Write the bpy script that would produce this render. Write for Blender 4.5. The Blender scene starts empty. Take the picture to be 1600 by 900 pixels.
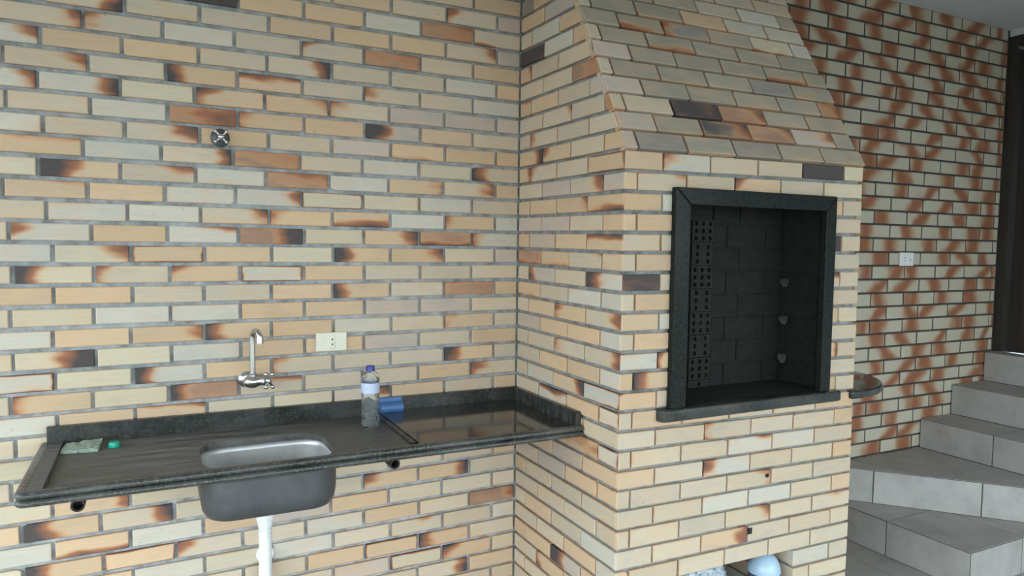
import bpy, bmesh, math, random
from mathutils import Vector, Matrix, noise

S = bpy.context.scene
COL = S.collection
Z0 = 1.41                      # floor level below the survey datum

# ------------------------------------------------------------------ camera
cam_d = bpy.data.cameras.new('camera')
cam = bpy.data.objects.new('camera', cam_d)
COL.objects.link(cam)
cam_d.sensor_width = 36.0
FPX = 1113.54
cam_d.lens = FPX / 1600.0 * 36.0
cam_d.clip_start = 0.05
CR = Vector((0.89240499, -0.4510308, 0.01358488))
CU = Vector((0.01534734, 0.06042713, 0.99805462))
CF = Vector((0.45097427, 0.89046043, -0.0608476))
CP = Vector((-1.32291851, -2.56428174, 0.08085199 + Z0))
cam.matrix_world = Matrix(((CR.x, CU.x, -CF.x, CP.x), (CR.y, CU.y, -CF.y, CP.y), (CR.z, CU.z, -CF.z, CP.z), (0, 0, 0, 1)))
S.camera = cam

# ------------------------------------------------------------------ world, exposure
S.view_settings.view_transform = 'Standard'
S.view_settings.look = 'None'
S.view_settings.gamma = 1.0
S.view_settings.use_curve_mapping = False
S.view_settings.exposure = 0.40
world = bpy.data.worlds.new('overcast_sky')
S.world = world
world.use_nodes = True
bg = world.node_tree.nodes['Background']
bg.inputs[0].default_value = (0.84, 0.955, 1.0, 1)
bg.inputs[1].default_value = 4.0

# ------------------------------------------------------------------ helpers
R = random.Random(7)


def frame_xy(p):
    d = Vector(p) - CP
    z = d.dot(CF)
    if z < 0.05:
        return None
    return 800 + FPX * d.dot(CR) / z, 450 - FPX * d.dot(CU) / z


def in_photo(p, m=20):
    q = frame_xy(p)
    return q is not None and -m < q[0] < 1600 + m and -m < q[1] < 900 + m


def mesh_from(name, verts, faces, smooth=False):
    me = bpy.data.meshes.new(name)
    me.from_pydata([tuple(v) for v in verts], [], faces)
    me.update()
    if smooth:
        me.polygons.foreach_set('use_smooth', [True] * len(me.polygons))
    return me


def obj(name, me, mat, parent=None, loc=(0, 0, 0), rot=(0, 0, 0)):
    o = bpy.data.objects.new(name, me)
    COL.objects.link(o)
    o.location = loc
    o.rotation_euler = rot
    if parent is not None:
        o.parent = parent
    if mat is not None and me is not None and len(me.materials) == 0:
        me.materials.append(mat)
    return o


def thing(name, label, cat, loc=(0, 0, 0), group=None):
    o = bpy.data.objects.new(name, None)
    o.empty_display_size = 0.05
    COL.objects.link(o)
    o.location = loc
    o['label'] = label
    o['category'] = cat
    if group:
        o['group'] = group
    return o


def tag(o, label, cat, group=None):
    o['label'] = label
    o['category'] = cat
    if group:
        o['group'] = group
    return o


class MB:
    """collects shapes into one mesh"""
    def __init__(self):
        self.v = []
        self.f = []

    def box(self, x0, x1, y0, y1, z0, z1):
        b = len(self.v)
        self.v += [(x0, y0, z0), (x1, y0, z0), (x1, y1, z0), (x0, y1, z0), (x0, y0, z1), (x1, y0, z1), (x1, y1, z1), (x0, y1, z1)]
        self.f += [tuple(b + i for i in q) for q in ((0, 3, 2, 1), (4, 5, 6, 7), (0, 1, 5, 4), (1, 2, 6, 5), (2, 3, 7, 6), (3, 0, 4, 7))]
        return self

    def add(self, verts, faces):
        b = len(self.v)
        self.v += [tuple(p) for p in verts]
        self.f += [tuple(b + i for i in q) for q in faces]
        return self

    def prism(self, pts, axis, a0, a1):
        """closed 2D outline pts extruded along an axis ('x','y','z')"""
        n = len(pts)
        mk = {'x': lambda p, a: (a, p[0], p[1]), 'y': lambda p, a: (p[0], a, p[1]), 'z': lambda p, a: (p[0], p[1], a)}[axis]
        vs = [mk(p, a0) for p in pts] + [mk(p, a1) for p in pts]
        fs = [tuple(range(n - 1, -1, -1)), tuple(range(n, 2 * n))]
        fs += [(i, (i + 1) % n, n + (i + 1) % n, n + i) for i in range(n)]
        return self.add(vs, fs)

    def lathe(self, prof, n=24, c=(0, 0, 0), axis=(0, 0, 1), cap=True):
        ax = Vector(axis).normalized()
        t = Vector((1, 0, 0)) if abs(ax.x) < 0.9 else Vector((0, 1, 0))
        e1 = ax.cross(t).normalized()
        e2 = ax.cross(e1)
        c = Vector(c)
        vs = []
        for r, h in prof:
            for i in range(n):
                a = 2 * math.pi * i / n
                vs.append(c + ax * h + (e1 * math.cos(a) + e2 * math.sin(a)) * r)
        fs = []
        for j in range(len(prof) - 1):
            for i in range(n):
                k = (i + 1) % n
                fs.append((j * n + i, j * n + k, (j + 1) * n + k, (j + 1) * n + i))
        if cap:
            fs.append(tuple(range(n - 1, -1, -1)))
            fs.append(tuple((len(prof) - 1) * n + i for i in range(n)))
        return self.add(vs, fs)

    def sweep(self, path, radii, n=14, cap=True):
        pts = [Vector(p) for p in path]
        if not isinstance(radii, (list, tuple)):
            radii = [radii] * len(pts)
        ref = Vector((0, 1, 0.01))
        vs, fs = [], []
        prev = None
        for i, p in enumerate(pts):
            t = (pts[min(i + 1, len(pts) - 1)] - pts[max(i - 1, 0)]).normalized()
            if prev is None:
                e1 = t.cross(ref)
                if e1.length < 1e-3:
                    e1 = t.cross(Vector((1, 0, 0)))
                e1.normalize()
            else:
                e1 = (prev - t * prev.dot(t)).normalized()
            prev = e1
            e2 = t.cross(e1)
            for k in range(n):
                a = 2 * math.pi * k / n
                vs.append(p + (e1 * math.cos(a) + e2 * math.sin(a)) * radii[i])
        for j in range(len(pts) - 1):
            for k in range(n):
                m = (k + 1) % n
                fs.append((j * n + k, j * n + m, (j + 1) * n + m, (j + 1) * n + k))
        if cap:
            fs.append(tuple(range(n - 1, -1, -1)))
            fs.append(tuple((len(pts) - 1) * n + i for i in range(n)))
        return self.add(vs, fs)

    def build(self, name, mat, parent=None, loc=(0, 0, 0), smooth=False, bevel=0.0, seg=2, angle=35):
        me = mesh_from(name, self.v, self.f)
        bm = bmesh.new()
        bm.from_mesh(me)
        bmesh.ops.recalc_face_normals(bm, faces=bm.faces)
        if bevel > 0:
            es = [e for e in bm.edges if len(e.link_faces) == 2 and e.calc_face_angle() > math.radians(40)]
            bmesh.ops.bevel(bm, geom=es, offset=bevel, segments=seg, affect='EDGES', profile=0.6, clamp_overlap=True)
        if smooth:
            for f in bm.faces:
                f.smooth = True
            for e in bm.edges:
                if len(e.link_faces) == 2 and e.calc_face_angle() > math.radians(angle):
                    e.smooth = False
        bm.to_mesh(me)
        bm.free()
        return obj(name, me, mat, parent, loc)


# ------------------------------------------------------------------ materials
class NT:
    def __init__(self, name):
        self.m = bpy.data.materials.new(name)
        self.m.use_nodes = True
        self.t = self.m.node_tree
        self.b = self.t.nodes['Principled BSDF']
        self.out = self.t.nodes['Material Output']

    def n(self, kind, **kw):
        nd = self.t.nodes.new(kind)
        for k, v in kw.items():
            setattr(nd, k, v)
        return nd

    def link(self, a, b):
        self.t.links.new(a, b)

    def val(self, sock, v):
        if hasattr(v, 'is_linked') or isinstance(v, bpy.types.NodeSocket):
            self.link(v, sock)
        else:
            sock.default_value = v

    def math(self, op, a, b=None, c=None, clamp=False):
        nd = self.n('ShaderNodeMath', operation=op, use_clamp=clamp)
        self.val(nd.inputs[0], a)
        if b is not None:
            self.val(nd.inputs[1], b)
        if c is not None:
            self.val(nd.inputs[2], c)
        return nd.outputs[0]

    def mix(self, fac, a, b, mode='MIX'):
        nd = self.n('ShaderNodeMix', data_type='RGBA', blend_type=mode)
        self.val(nd.inputs[0], fac)
        self.val(nd.inputs[6], a)
        self.val(nd.inputs[7], b)
        return nd.outputs[2]

    def noise(self, vec, scale, detail=3, rough=0.55):
        nd = self.n('ShaderNodeTexNoise')
        if vec is not None:
            self.link(vec, nd.inputs['Vector'])
        nd.inputs['Scale'].default_value = scale
        nd.inputs['Detail'].default_value = detail
        nd.inputs['Roughness'].default_value = rough
        return nd.outputs['Fac']

    def ramp(self, fac, stops):
        nd = self.n('ShaderNodeValToRGB')
        e = nd.color_ramp.elements
        while len(e) < len(stops):
            e.new(0.5)
        for i, (p, c) in enumerate(stops):
            e[i].position = p
            e[i].color = c if len(c) == 4 else (*c, 1)
        self.link(fac, nd.inputs[0])
        return nd.outputs[0]

    def bump(self, height, strength=0.3, dist=0.002):
        nd = self.n('ShaderNodeBump')
        nd.inputs['Strength'].default_value = strength
        nd.inputs['Distance'].default_value = dist
        self.link(height, nd.inputs['Height'])
        self.link(nd.outputs[0], self.b.inputs['Normal'])


def rgb(*c):
    return (*c, 1.0)


def plain(name, col, rough=0.5, metal=0.0, var=0.0, scale=20, bump=0.0):
    t = NT(name)
    t.b.inputs['Roughness'].default_value = rough
    t.b.inputs['Metallic'].default_value = metal
    co = t.n('ShaderNodeTexCoord')
    f = t.noise(co.outputs['Object'], scale, 4)
    lo = tuple(max(0, c * (1 - var)) for c in col)
    hi = tuple(min(1, c * (1 + var)) for c in col)
    c = t.ramp(f, [(0.3, lo), (0.7, hi)])
    t.link(c, t.b.inputs['Base Color'])
    if bump:
        t.bump(f, bump, 0.002)
    return t.m


def brick_common(t):
    """Generated coordinates -1..1 in length and height, plus an own noise space for each brick"""
    co = t.n('ShaderNodeTexCoord')
    oi = t.n('ShaderNodeObjectInfo')
    sep = t.n('ShaderNodeSeparateXYZ')
    t.link(co.outputs['Generated'], sep.inputs[0])
    u = t.math('MULTIPLY_ADD', sep.outputs[0], 2.0, -1.0)
    v = t.math('MULTIPLY_ADD', sep.outputs[2], 2.0, -1.0)
    off = t.n('ShaderNodeVectorMath', operation='MULTIPLY_ADD')
    t.link(oi.outputs['Random'], off.inputs[0])
    off.inputs[1].default_value = (97.0, 53.0, 31.0)
    t.link(co.outputs['Object'], off.inputs[2])
    return u, v, off.outputs[0], oi


def fired_brick():
    t = NT('fired_brick')
    u, v, vec, oi = brick_common(t)
    tone = t.n('ShaderNodeAttribute', attribute_type='OBJECT', attribute_name='tone')
    burn = t.n('ShaderNodeAttribute', attribute_type='OBJECT', attribute_name='burn')
    rim = t.n('ShaderNodeAttribute', attribute_type='OBJECT', attribute_name='rim')
    bs = t.n('ShaderNodeSeparateXYZ')
    t.link(burn.outputs['Vector'], bs.inputs[0])
    sv = t.n('ShaderNodeVectorMath', operation='MULTIPLY')
    t.link(vec, sv.inputs[0])
    sv.inputs[1].default_value = (0.55, 1.0, 1.5)
    n1 = t.noise(sv.outputs[0], 15, 1.5, 0.5)
    n2 = t.noise(vec, 60, 3, 0.6)
    st = t.n('ShaderNodeVectorMath', operation='MULTIPLY')
    t.link(vec, st.inputs[0])
    st.inputs[1].default_value = (6.0, 6.0, 90.0)
    n3 = t.noise(st.outputs[0], 2.2, 3, 0.6)
    # base tone with cloudy and streaky variation
    k = t.math('MULTIPLY_ADD', n1, 0.34, 0.83)
    k = t.math('MULTIPLY', k, t.math('MULTIPLY_ADD', n3, 0.22, 0.89))
    base = t.n('ShaderNodeVectorMath', operation='SCALE')
    t.link(tone.outputs['Vector'], base.inputs[0])
    t.link(k, base.inputs['Scale'])
    warm = t.mix(t.math('MULTIPLY_ADD', n1, 2.2, -0.98, clamp=True), base.outputs[0], rgb(0.52, 0.33, 0.19))
    base2 = t.mix(0.60, base.outputs[0], warm)
    # fire marks: a direction and a threshold, or a rim
    d = t.math('ADD', t.math('MULTIPLY', u, bs.outputs[0]), t.math('MULTIPLY', v, bs.outputs[1]))
    d = t.math('SUBTRACT', d, bs.outputs[2])
    d = t.math('ADD', d, t.math('MULTIPLY_ADD', n1, 1.5, -0.75))
    au = t.math('POWER', t.math('ABSOLUTE', u), 12.0)
    av = t.math('POWER', t.math('ABSOLUTE', v), 5.0)
    e = t.math('MAXIMUM', au, av)
    e = t.math('ADD', e, t.math('MULTIPLY_ADD', n1, 1.4, -1.0))
    e = t.math('MULTIPLY', e, rim.outputs['Fac'])
    s = t.math('MAXIMUM', t.math('MULTIPLY', d, 0.80), e)
    s = t.math('MAXIMUM', s, 0.0)
    s = t.math('MINIMUM', s, 1.0)
    fire = t.ramp(s, [(0.0, (0.61, 0.42, 0.25)), (0.22, (0.53, 0.265, 0.13)), (0.46, (0.33, 0.14, 0.075)), (0.85, (0.080, 0.066, 0.066))])
    col = t.mix(t.math('MULTIPLY', s, 2.4, clamp=True), base2, fire)
    # tiny pits
    pit = t.math('LESS_THAN', n2, 0.275)
    col = t.mix(t.math('MULTIPLY', pit, 0.5), col, rgb(0.12, 0.09, 0.07))
    t.link(col, t.b.inputs['Base Color'])
    t.b.inputs['Roughness'].default_value = 0.72
    t.b.inputs['Specular IOR Level'].default_value = 0.3
    h = t.math('ADD', n3, t.math('MULTIPLY', n2, 0.7))
    t.bump(h, 0.25, 0.0015)
    return t.m


def spotted_brick():
    t = NT('spotted_brick')
    u, v, vec, oi = brick_common(t)
    sp = t.n('ShaderNodeAttribute', attribute_type='OBJECT', attribute_name='spot')
    ss = t.n('ShaderNodeSeparateXYZ')
    t.link(sp.outputs['Vector'], ss.inputs[0])
    n1 = t.noise(vec, 9, 1.5, 0.5)
    st = t.n('ShaderNodeVectorMath', operation='MULTIPLY')
    t.link(vec, st.inputs[0])
    st.inputs[1].default_value = (5.0, 5.0, 110.0)
    n3 = t.noise(st.outputs[0], 2.2, 2, 0.6)
    q = t.math('SUBTRACT', u, ss.outputs[0])
    q = t.math('SUBTRACT', q, t.math('MULTIPLY', v, ss.outputs[1]))
    q = t.math('ADD', q, t.math('MULTIPLY_ADD', n1, 0.9, -0.45))
    q = t.math('DIVIDE', q, ss.outputs[2])
    g = t.math('EXPONENT', t.math('MULTIPLY', t.math('MULTIPLY', q, q), -1.0))
    g = t.math('MULTIPLY', g, t.math('GREATER_THAN', ss.outputs[2], 0.01))
    g = t.math('MULTIPLY', g, t.math('MULTIPLY_ADD', n1, 0.5, 0.8), clamp=True)
    k = t.math('MULTIPLY_ADD', n3, 0.2, 0.9)
    cream = t.mix(k, rgb(0.33, 0.31, 0.24), rgb(0.47, 0.44, 0.35))
    col = t.mix(t.math('MULTIPLY', g, 0.95, clamp=True), cream, rgb(0.42, 0.225, 0.12))
    col = t.mix(t.math('MULTIPLY_ADD', g, 1.25, -0.36, clamp=True), col, rgb(0.25, 0.098, 0.052))
    t.link(col, t.b.inputs['Base Color'])
    t.b.inputs['Roughness'].default_value = 0.7
    t.b.inputs['Specular IOR Level'].default_value = 0.3
    t.bump(n3, 0.2, 0.0015)
    return t.m


def mortar_mat(name, a, b):
    t = NT(name)
    co = t.n('ShaderNodeTexCoord')
    f = t.noise(co.outputs['Object'], 22, 6, 0.65)
    f2 = t.noise(co.outputs['Object'], 220, 3, 0.6)
    c = t.ramp(f, [(0.30, a), (0.48, tuple((x + y) / 2 for x, y in zip(a, b))), (0.68, b)])
    t.link(c, t.b.inputs['Base Color'])
    t.b.inputs['Roughness'].default_value = 0.95
    t.bump(t.math('ADD', t.math('MULTIPLY', f, 1.5), f2), 0.7, 0.003)
    return t.m


def granite(name, dust_sheen, base_rough, spec=0.5, fleck=1.0):
    t = NT(name)
    co = t.n('ShaderNodeTexCoord')
    vec = co.outputs['Object']
    vo = t.n('ShaderNodeTexVoronoi')
    t.link(vec, vo.inputs['Vector'])
    vo.inputs['Scale'].default_value = 190
    n1 = t.noise(vec, 120, 4, 0.7)
    n2 = t.noise(vec, 6, 4, 0.6)
    wv = t.n('ShaderNodeVectorMath', operation='MULTIPLY')
    t.link(vec, wv.inputs[0])
    wv.inputs[1].default_value = (3.0, 22.0, 3.0)
    n4 = t.noise(wv.outputs[0], 1.6, 5, 0.65)
    fl = t.ramp(n1, [(0.40, (0.010, 0.012, 0.012)), (0.56, (0.022, 0.026, 0.024)), (0.66, (0.060 * fleck, 0.063 * fleck, 0.056 * fleck))])
    c = t.mix(t.math('MULTIPLY', t.math('LESS_THAN', vo.outputs['Distance'], 0.16), 0.5 * fleck), fl, rgb(0.12, 0.115, 0.09))
    df = t.math('MULTIPLY', t.math('MULTIPLY_ADD', n4, 2.6, -0.85, clamp=True), dust_sheen)
    if dust_sheen > 0.9:      # the film of dirt thins out towards the dry side
        sx = t.n('ShaderNodeSeparateXYZ')
        t.link(vec, sx.inputs[0])
        df = t.math('MULTIPLY', df, t.math('MINIMUM', t.math('MAXIMUM', t.math('MULTIPLY_ADD', sx.outputs[0], -1.3, 0.55), 0.3), 1.0))
    c = t.mix(t.math('MULTIPLY', df, 0.85), c, rgb(0.25, 0.245, 0.235))  # dusty grey film, lifted to also stand in for sky sheen
    t.link(c, t.b.inputs['Base Color'])
    r = t.math('MULTIPLY_ADD', df, 0.75, base_rough, clamp=True)
    r = t.math('ADD', r, t.math('MULTIPLY_ADD', n2, 0.12, -0.06))
    t.link(r, t.b.inputs['Roughness'])
    t.b.inputs['Specular IOR Level'].default_value = spec
    return t.m


def tile_mat():
    t = NT('stone_tile')
    co = t.n('ShaderNodeTexCoord')
    oi = t.n('ShaderNodeObjectInfo')
    off = t.n('ShaderNodeVectorMath', operation='MULTIPLY_ADD')
    t.link(oi.outputs['Random'], off.inputs[0])
    off.inputs[1].default_value = (37.0, 53.0, 31.0)
    t.link(co.outputs['Object'], off.inputs[2])
    f = t.noise(off.outputs[0], 6, 6, 0.65)
    f2 = t.noise(off.outputs[0], 45, 4, 0.7)
    c = t.ramp(f, [(0.30, (0.30, 0.29, 0.275)), (0.70, (0.42, 0.41, 0.395))])
    c = t.mix(t.math('MULTIPLY', t.math('LESS_THAN', f2, 0.36), 0.35), c, rgb(0.22, 0.20, 0.18))
    t.link(c, t.b.inputs['Base Color'])
    t.b.inputs['Roughness'].default_value = 0.55
    t.bump(f2, 0.15, 0.001)
    return t.m


def wood_mat():
    t = NT('dark_door_wood')
    co = t.n('ShaderNodeTexCoord')
    wv = t.n('ShaderNodeVectorMath', operation='MULTIPLY')
    t.link(co.outputs['Object'], wv.inputs[0])
    wv.inputs[1].default_value = (14.0, 14.0, 0.9)
    f = t.noise(wv.outputs[0], 3.0, 5, 0.6)
    c = t.ramp(f, [(0.3, (0.022, 0.018, 0.016)), (0.7, (0.038, 0.031, 0.027))])
    t.link(c, t.b.inputs['Base Color'])
    t.b.inputs['Roughness'].default_value = 0.5
    t.bump(f, 0.15, 0.001)
    return t.m


def clear_plastic(name, tint, rough, ior, bumpy=0.0):
    t = NT(name)
    t.b.inputs['Base Color'].default_value = (*tint, 1)
    t.b.inputs['Transmission Weight'].default_value = 0.96
    t.b.inputs['Roughness'].default_value = rough
    t.b.inputs['IOR'].default_value = ior
    if bumpy:
        co = t.n('ShaderNodeTexCoord')
        wv = t.n('ShaderNodeTexWave', wave_type='BANDS', bands_direction='DIAGONAL')
        t.link(co.outputs['Object'], wv.inputs['Vector'])
        wv.inputs['Scale'].default_value = 22
        wv.inputs['Distortion'].default_value = 8
        t.bump(wv.outputs['Fac'], bumpy, 0.008)
    return t.m


M = dict(
    brick=fired_brick(),
    spot=spotted_brick(),
    mortar=mortar_mat('grey_mortar', (0.14, 0.146, 0.146), (0.35, 0.37, 0.38)),
    mortar_pale=mortar_mat('pale_mortar', (0.19, 0.20, 0.205), (0.47, 0.50, 0.52)),
    mortar_dark=mortar_mat('dark_grout', (0.035, 0.035, 0.032), (0.07, 0.07, 0.064)),
    granite=granite('black_granite', 0.22, 0.2, 0.3),
    granite_frame=granite('black_frame_granite', 0.0, 0.22, 0.10, 0.35),
    granite_dust_sheen=granite('dust_sheen_granite', 1.0, 0.25),
    granite_edge=granite('sheen_granite_edge', 0.40, 0.13, 0.5, 2.0),  # pale film stands in for sky reflected along the beads
    granite_polished=granite('polished_granite', 0.10, 0.07),
    tile=tile_mat(),
    grout=plain('tile_grout', (0.07, 0.067, 0.063), 0.9, var=0.15),
    ceiling=plain('painted_ceiling', (0.60, 0.625, 0.65), 0.9, var=0.03, scale=3),
    wood=wood_mat(),
    steel=plain('brushed_steel', (0.66, 0.67, 0.68), 0.40, 0.72, var=0.06, scale=40),
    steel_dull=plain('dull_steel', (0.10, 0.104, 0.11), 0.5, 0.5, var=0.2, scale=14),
    chrome=plain('chrome', (0.62, 0.63, 0.64), 0.14, 1.0, var=0.05, scale=60),
    soot=plain('sooty_brick', (0.011, 0.0105, 0.010), 0.9, var=0.45, scale=25, bump=0.4),
    soot_block=plain('sooty_hollow_block', (0.018, 0.017, 0.016), 0.9, var=0.4, scale=30, bump=0.4),
    soot_joint=plain('sooty_joint', (0.020, 0.019, 0.018), 0.95, var=0.4, scale=60),
    dark_ground=plain('unseen_dark_ground', (0.16, 0.16, 0.135), 0.95, var=0.4, scale=3),
    hole=plain('dark_hole', (0.012, 0.010, 0.009), 0.95),
    hook=plain('grey_hook_metal', (0.13, 0.13, 0.13), 0.5, 0.3, var=0.2),
    iron=plain('rusty_black_iron', (0.030, 0.024, 0.020), 0.7, 0.3, var=0.3),
    white_plastic=plain('white_plastic', (0.74, 0.75, 0.75), 0.45, var=0.03),
    cream_plastic=plain('cream_plastic', (0.70, 0.68, 0.56), 0.4, var=0.03),
    dark_slot=plain('slot_black', (0.01, 0.01, 0.01), 0.8),
    blue_cap=plain('blue_cap_plastic', (0.02, 0.035, 0.26), 0.35, var=0.05),
    blue=plain('blue_plastic', (0.045, 0.13, 0.32), 0.45, var=0.12, scale=12),
    teal=plain('teal_plastic', (0.010, 0.42, 0.30), 0.35, var=0.05),
    label=plain('bottle_label', (0.50, 0.57, 0.74), 0.5, var=0.12, scale=30),
    label_dark=plain('bottle_label_print', (0.10, 0.11, 0.20), 0.5, var=0.1),
    pad=plain('speckled_green_pad', (0.30, 0.38, 0.31), 0.9, var=0.55, scale=160, bump=0.8),
    bag=plain('crumpled_bag_plastic', (0.50, 0.58, 0.66), 0.3, var=0.3, scale=9, bump=0.5),
    jug=plain('pale_blue_plastic', (0.40, 0.56, 0.72), 0.25, var=0.04),
    jug_dark=plain('jug_dark_band', (0.06, 0.09, 0.13), 0.5),
    pet=clear_plastic('clear_bottle', (0.95, 0.98, 1.0), 0.03, 1.18, 0.7),
)

# ------------------------------------------------------------------ measured courses
PZ = 0.065


def series(k0, vals):
    return {k0 + i: v for i, v in enumerate(vals)}


CC = series(0, [0.0006, 0.0001, -0.0007, -0.0017, -0.0027, -0.0036, -0.0043, -0.0046, -0.0047, -0.0044, -0.0038, -0.0029, -0.0017, -0.0003, 0.0013, 0.0031, 0.0048, 0.0066, 0.0083, 0.0098, 0.0111, 0.0121, 0.0128, 0.013, 0.0128, 0.0123, 0.0116, 0.0106, 0.0092, 0.0076, 0.0059, 0.0043, 0.0029, 0.002, 0.0019])
CL = series(4, [-0.0005, -0.0004, 0.0, 0.0007, 0.0014, 0.0021, 0.0026, 0.0029, 0.0031, 0.003, 0.0027, 0.0023, 0.0016, 0.0008, -0.0, -0.001, -0.002, -0.003, -0.004, -0.0052, -0.0064, -0.0077, -0.0093, -0.0112, -0.0136, -0.0167])
CFR = series(9, [-0.0052, -0.0069, -0.007, -0.0072, -0.0063, -0.0051, -0.0037, -0.0022, -0.0007, 0.0007, 0.002, 0.0033, 0.0045, 0.0056, 0.0066, 0.0074, 0.008, 0.0083, 0.008, 0.0069, 0.0048, 0.0013])
CRR = series(9, [0.0069, 0.0088, 0.0088, 0.0074, 0.0052, 0.0025, -0.0004, -0.0031, -0.0055, -0.0075, -0.009, -0.01, -0.0105, -0.0106, -0.0104, -0.01, -0.0096, -0.0092, -0.0091, -0.0094, -0.0103, -0.0118, -0.0141, -0.0172])


def course(tab, k):
    ks = sorted(tab)
    kk = min(max(k, ks[0]), ks[-1])
    return Z0 + (15 - k) * PZ + tab[kk]


D = 0.7196
W = 1.11
HS = 0.5672                    # hood slope dy/dz
HZ = 0.384 + Z0                # hood starts here


def hood_y(z):
    return -0.7235 + HS * max(0.0, z - HZ)


TONES = {
    'c': (0.555, 0.468, 0.355), 'w': (0.565, 0.525, 0.445), 'y': (0.575, 0.505, 0.375), 'o': (0.595, 0.43, 0.285),
    'p': (0.505, 0.425, 0.36), 'h': (0.36, 0.315, 0.25), 'E': (0.37, 0.215, 0.145), 'D': (0.11, 0.098, 0.096), 'g': (0.30, 0.262, 0.235),
}
# direction u, direction v, threshold
BURN = {
    '-': (0, 0, 9.0),
    'r': (1.0, 0.25, 0.40), 'l': (-1.0, 0.2, 0.40), 't': (0.25, 0.75, 0.36), 'b': (-0.2, -0.75, 0.36),
    'R': (1.6, 0.1, 0.40), 'L': (-1.6, 0.0, 0.40), 'T': (0.0, 1.0, 0.12), 'B': (0.1, -1.0, 0.12),
    'X': (1.5, 0.0, -0.15), 'Y': (-1.5, 0.0, -0.15),
    'e': (0.2, 0.1, -0.32), 'd': (0.10, 0.05, -1.25),
}


def brick_props(o, code, shade=1.0):
    """code: tone letter + mark letter; O is a burnt rim"""
    tone = code[0]
    mark = code[1] if len(code) > 1 else '-'
    j = R.uniform(0.92, 1.07)
    w = R.uniform(-0.02, 0.02)
    base = TONES[tone]
    o['tone'] = [base[0] * j * shade * (1 + w), base[1] * j * shade, base[2] * j * shade * (1 - 1.5 * w)]
    rim = 0.22 if R.random() < 0.5 else 0.0
    if mark == 'O':
        rim = 1.0
        mark = '-'
    if tone in 'ED' and mark == '-':
        mark = 'e' if tone == 'E' else 'd'
    b = BURN[mark]
    o['burn'] = [b[0] * R.uniform(0.9, 1.1), b[1] + R.uniform(-0.15, 0.15) * (mark != '-'), b[2] + R.uniform(-0.1, 0.1)]
    o['rim'] = rim


_cache = {}


def brick_mesh(outline, t=0.022, c=0.0028, mat=None, key=None):
    """convex outline (x, z) anticlockwise seen from the front; the face looks along -y"""
    k = (key or tuple((round(x, 3), round(z, 3)) for x, z in outline), t, mat.name)
    if k in _cache:
        return _cache[k]
    n = len(outline)
    cx = sum(p[0] for p in outline) / n
    cz = sum(p[1] for p in outline) / n

    def inset(d):
        res = []
        for i in range(n):
            a, b, e = outline[i - 1], outline[i], outline[(i + 1) % n]
            d1 = Vector((b[0] - a[0], b[1] - a[1])).normalized()
            d2 = Vector((e[0] - b[0], e[1] - b[1])).normalized()
            n1 = Vector((-d1.y, d1.x))
            n2 = Vector((-d2.y, d2.x))
            m = (n1 + n2)
            m = m / max(0.3, m.dot(n1))
            res.append((b[0] + m.x * d, b[1] + m.y * d))
        return res
    vs = [(x, 0.0, z) for x, z in inset(c)] + [(x, c * 0.8, z) for x, z in outline] + [(x, t, z) for x, z in outline]
    fs = [tuple(range(n))]
    for r in (0, 1):
        for i in range(n):
            j = (i + 1) % n
            fs.append((r * n + i, (r + 1) * n + i, (r + 1) * n + j, r * n + j))
    me = mesh_from('brick', vs, fs)
    me.materials.append(mat)
    _cache[k] = me
    return me


def rect(l, h, chip=None):
    a, b = l / 2, h / 2
    pts = [(-a, -b), (a, -b), (a, b), (-a, b)]
    if chip is not None:
        i, s = chip
        x, z = pts[i]
        sx = 1 if x < 0 else -1
        sz = 1 if z < 0 else -1
        p1, p2 = (x + sx * s * 1.5, z), (x, z + sz * s * 0.8)
        new = [p1, p2] if (sx * sz) < 0 else [p2, p1]
        pts[i:i + 1] = new
    return pts


def lay(parent, stuff, mat, p, rot, l, h, code, shade=1.0, outline=None, force=None, spot=None, t=0.022):
    """one brick, as an object where the photo shows it, else into the joined remainder"""
    l = round(l * 500) / 500
    h = round(h * 1000) / 1000
    if outline is None:
        chip = (R.randrange(4), R.choice((0.005, 0.008))) if R.random() < 0.18 else None
        outline = rect(l, h, chip)
    me = brick_mesh(outline, mat=mat, t=t)
    vis = in_photo(p, 45) if force is None else force
    if vis:
        o = obj('brick', me, None, parent, p, rot)
        if spot is not None:
            o['spot'] = spot
        else:
            brick_props(o, code, shade)
        return o
    from mathutils import Euler
    mw = Matrix.Translation(p) @ Euler(rot).to_matrix().to_4x4()
    stuff.add([mw @ v.co for v in me.vertices], [tuple(q.vertices) for q in me.polygons])
    return None


def rest(stuff, mat, parent, tone='c', spot=None):
    if not stuff.v:
        return
    o = stuff.build('brick_remainder', mat, parent)
    o['kind'] = 'stuff'
    if spot is not None:
        o['spot'] = spot
    else:
        o['tone'] = list(TONES[tone])
        o['burn'] = [0, 0, 9.0]
        o['rim'] = 0.0


def rnd_code():
    return R.choice(['c', 'c', 'c', 'o', 'o', 'y', 'w', 'p', 'or', 'cl', 'ot', 'cb', 'oL', 'wr'])


# ------------------------------------------------------------------ setting: floor, ceiling
TOP = 2.82
XR = 3.32


def structure(o):
    o['kind'] = 'structure'
    return o


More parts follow.
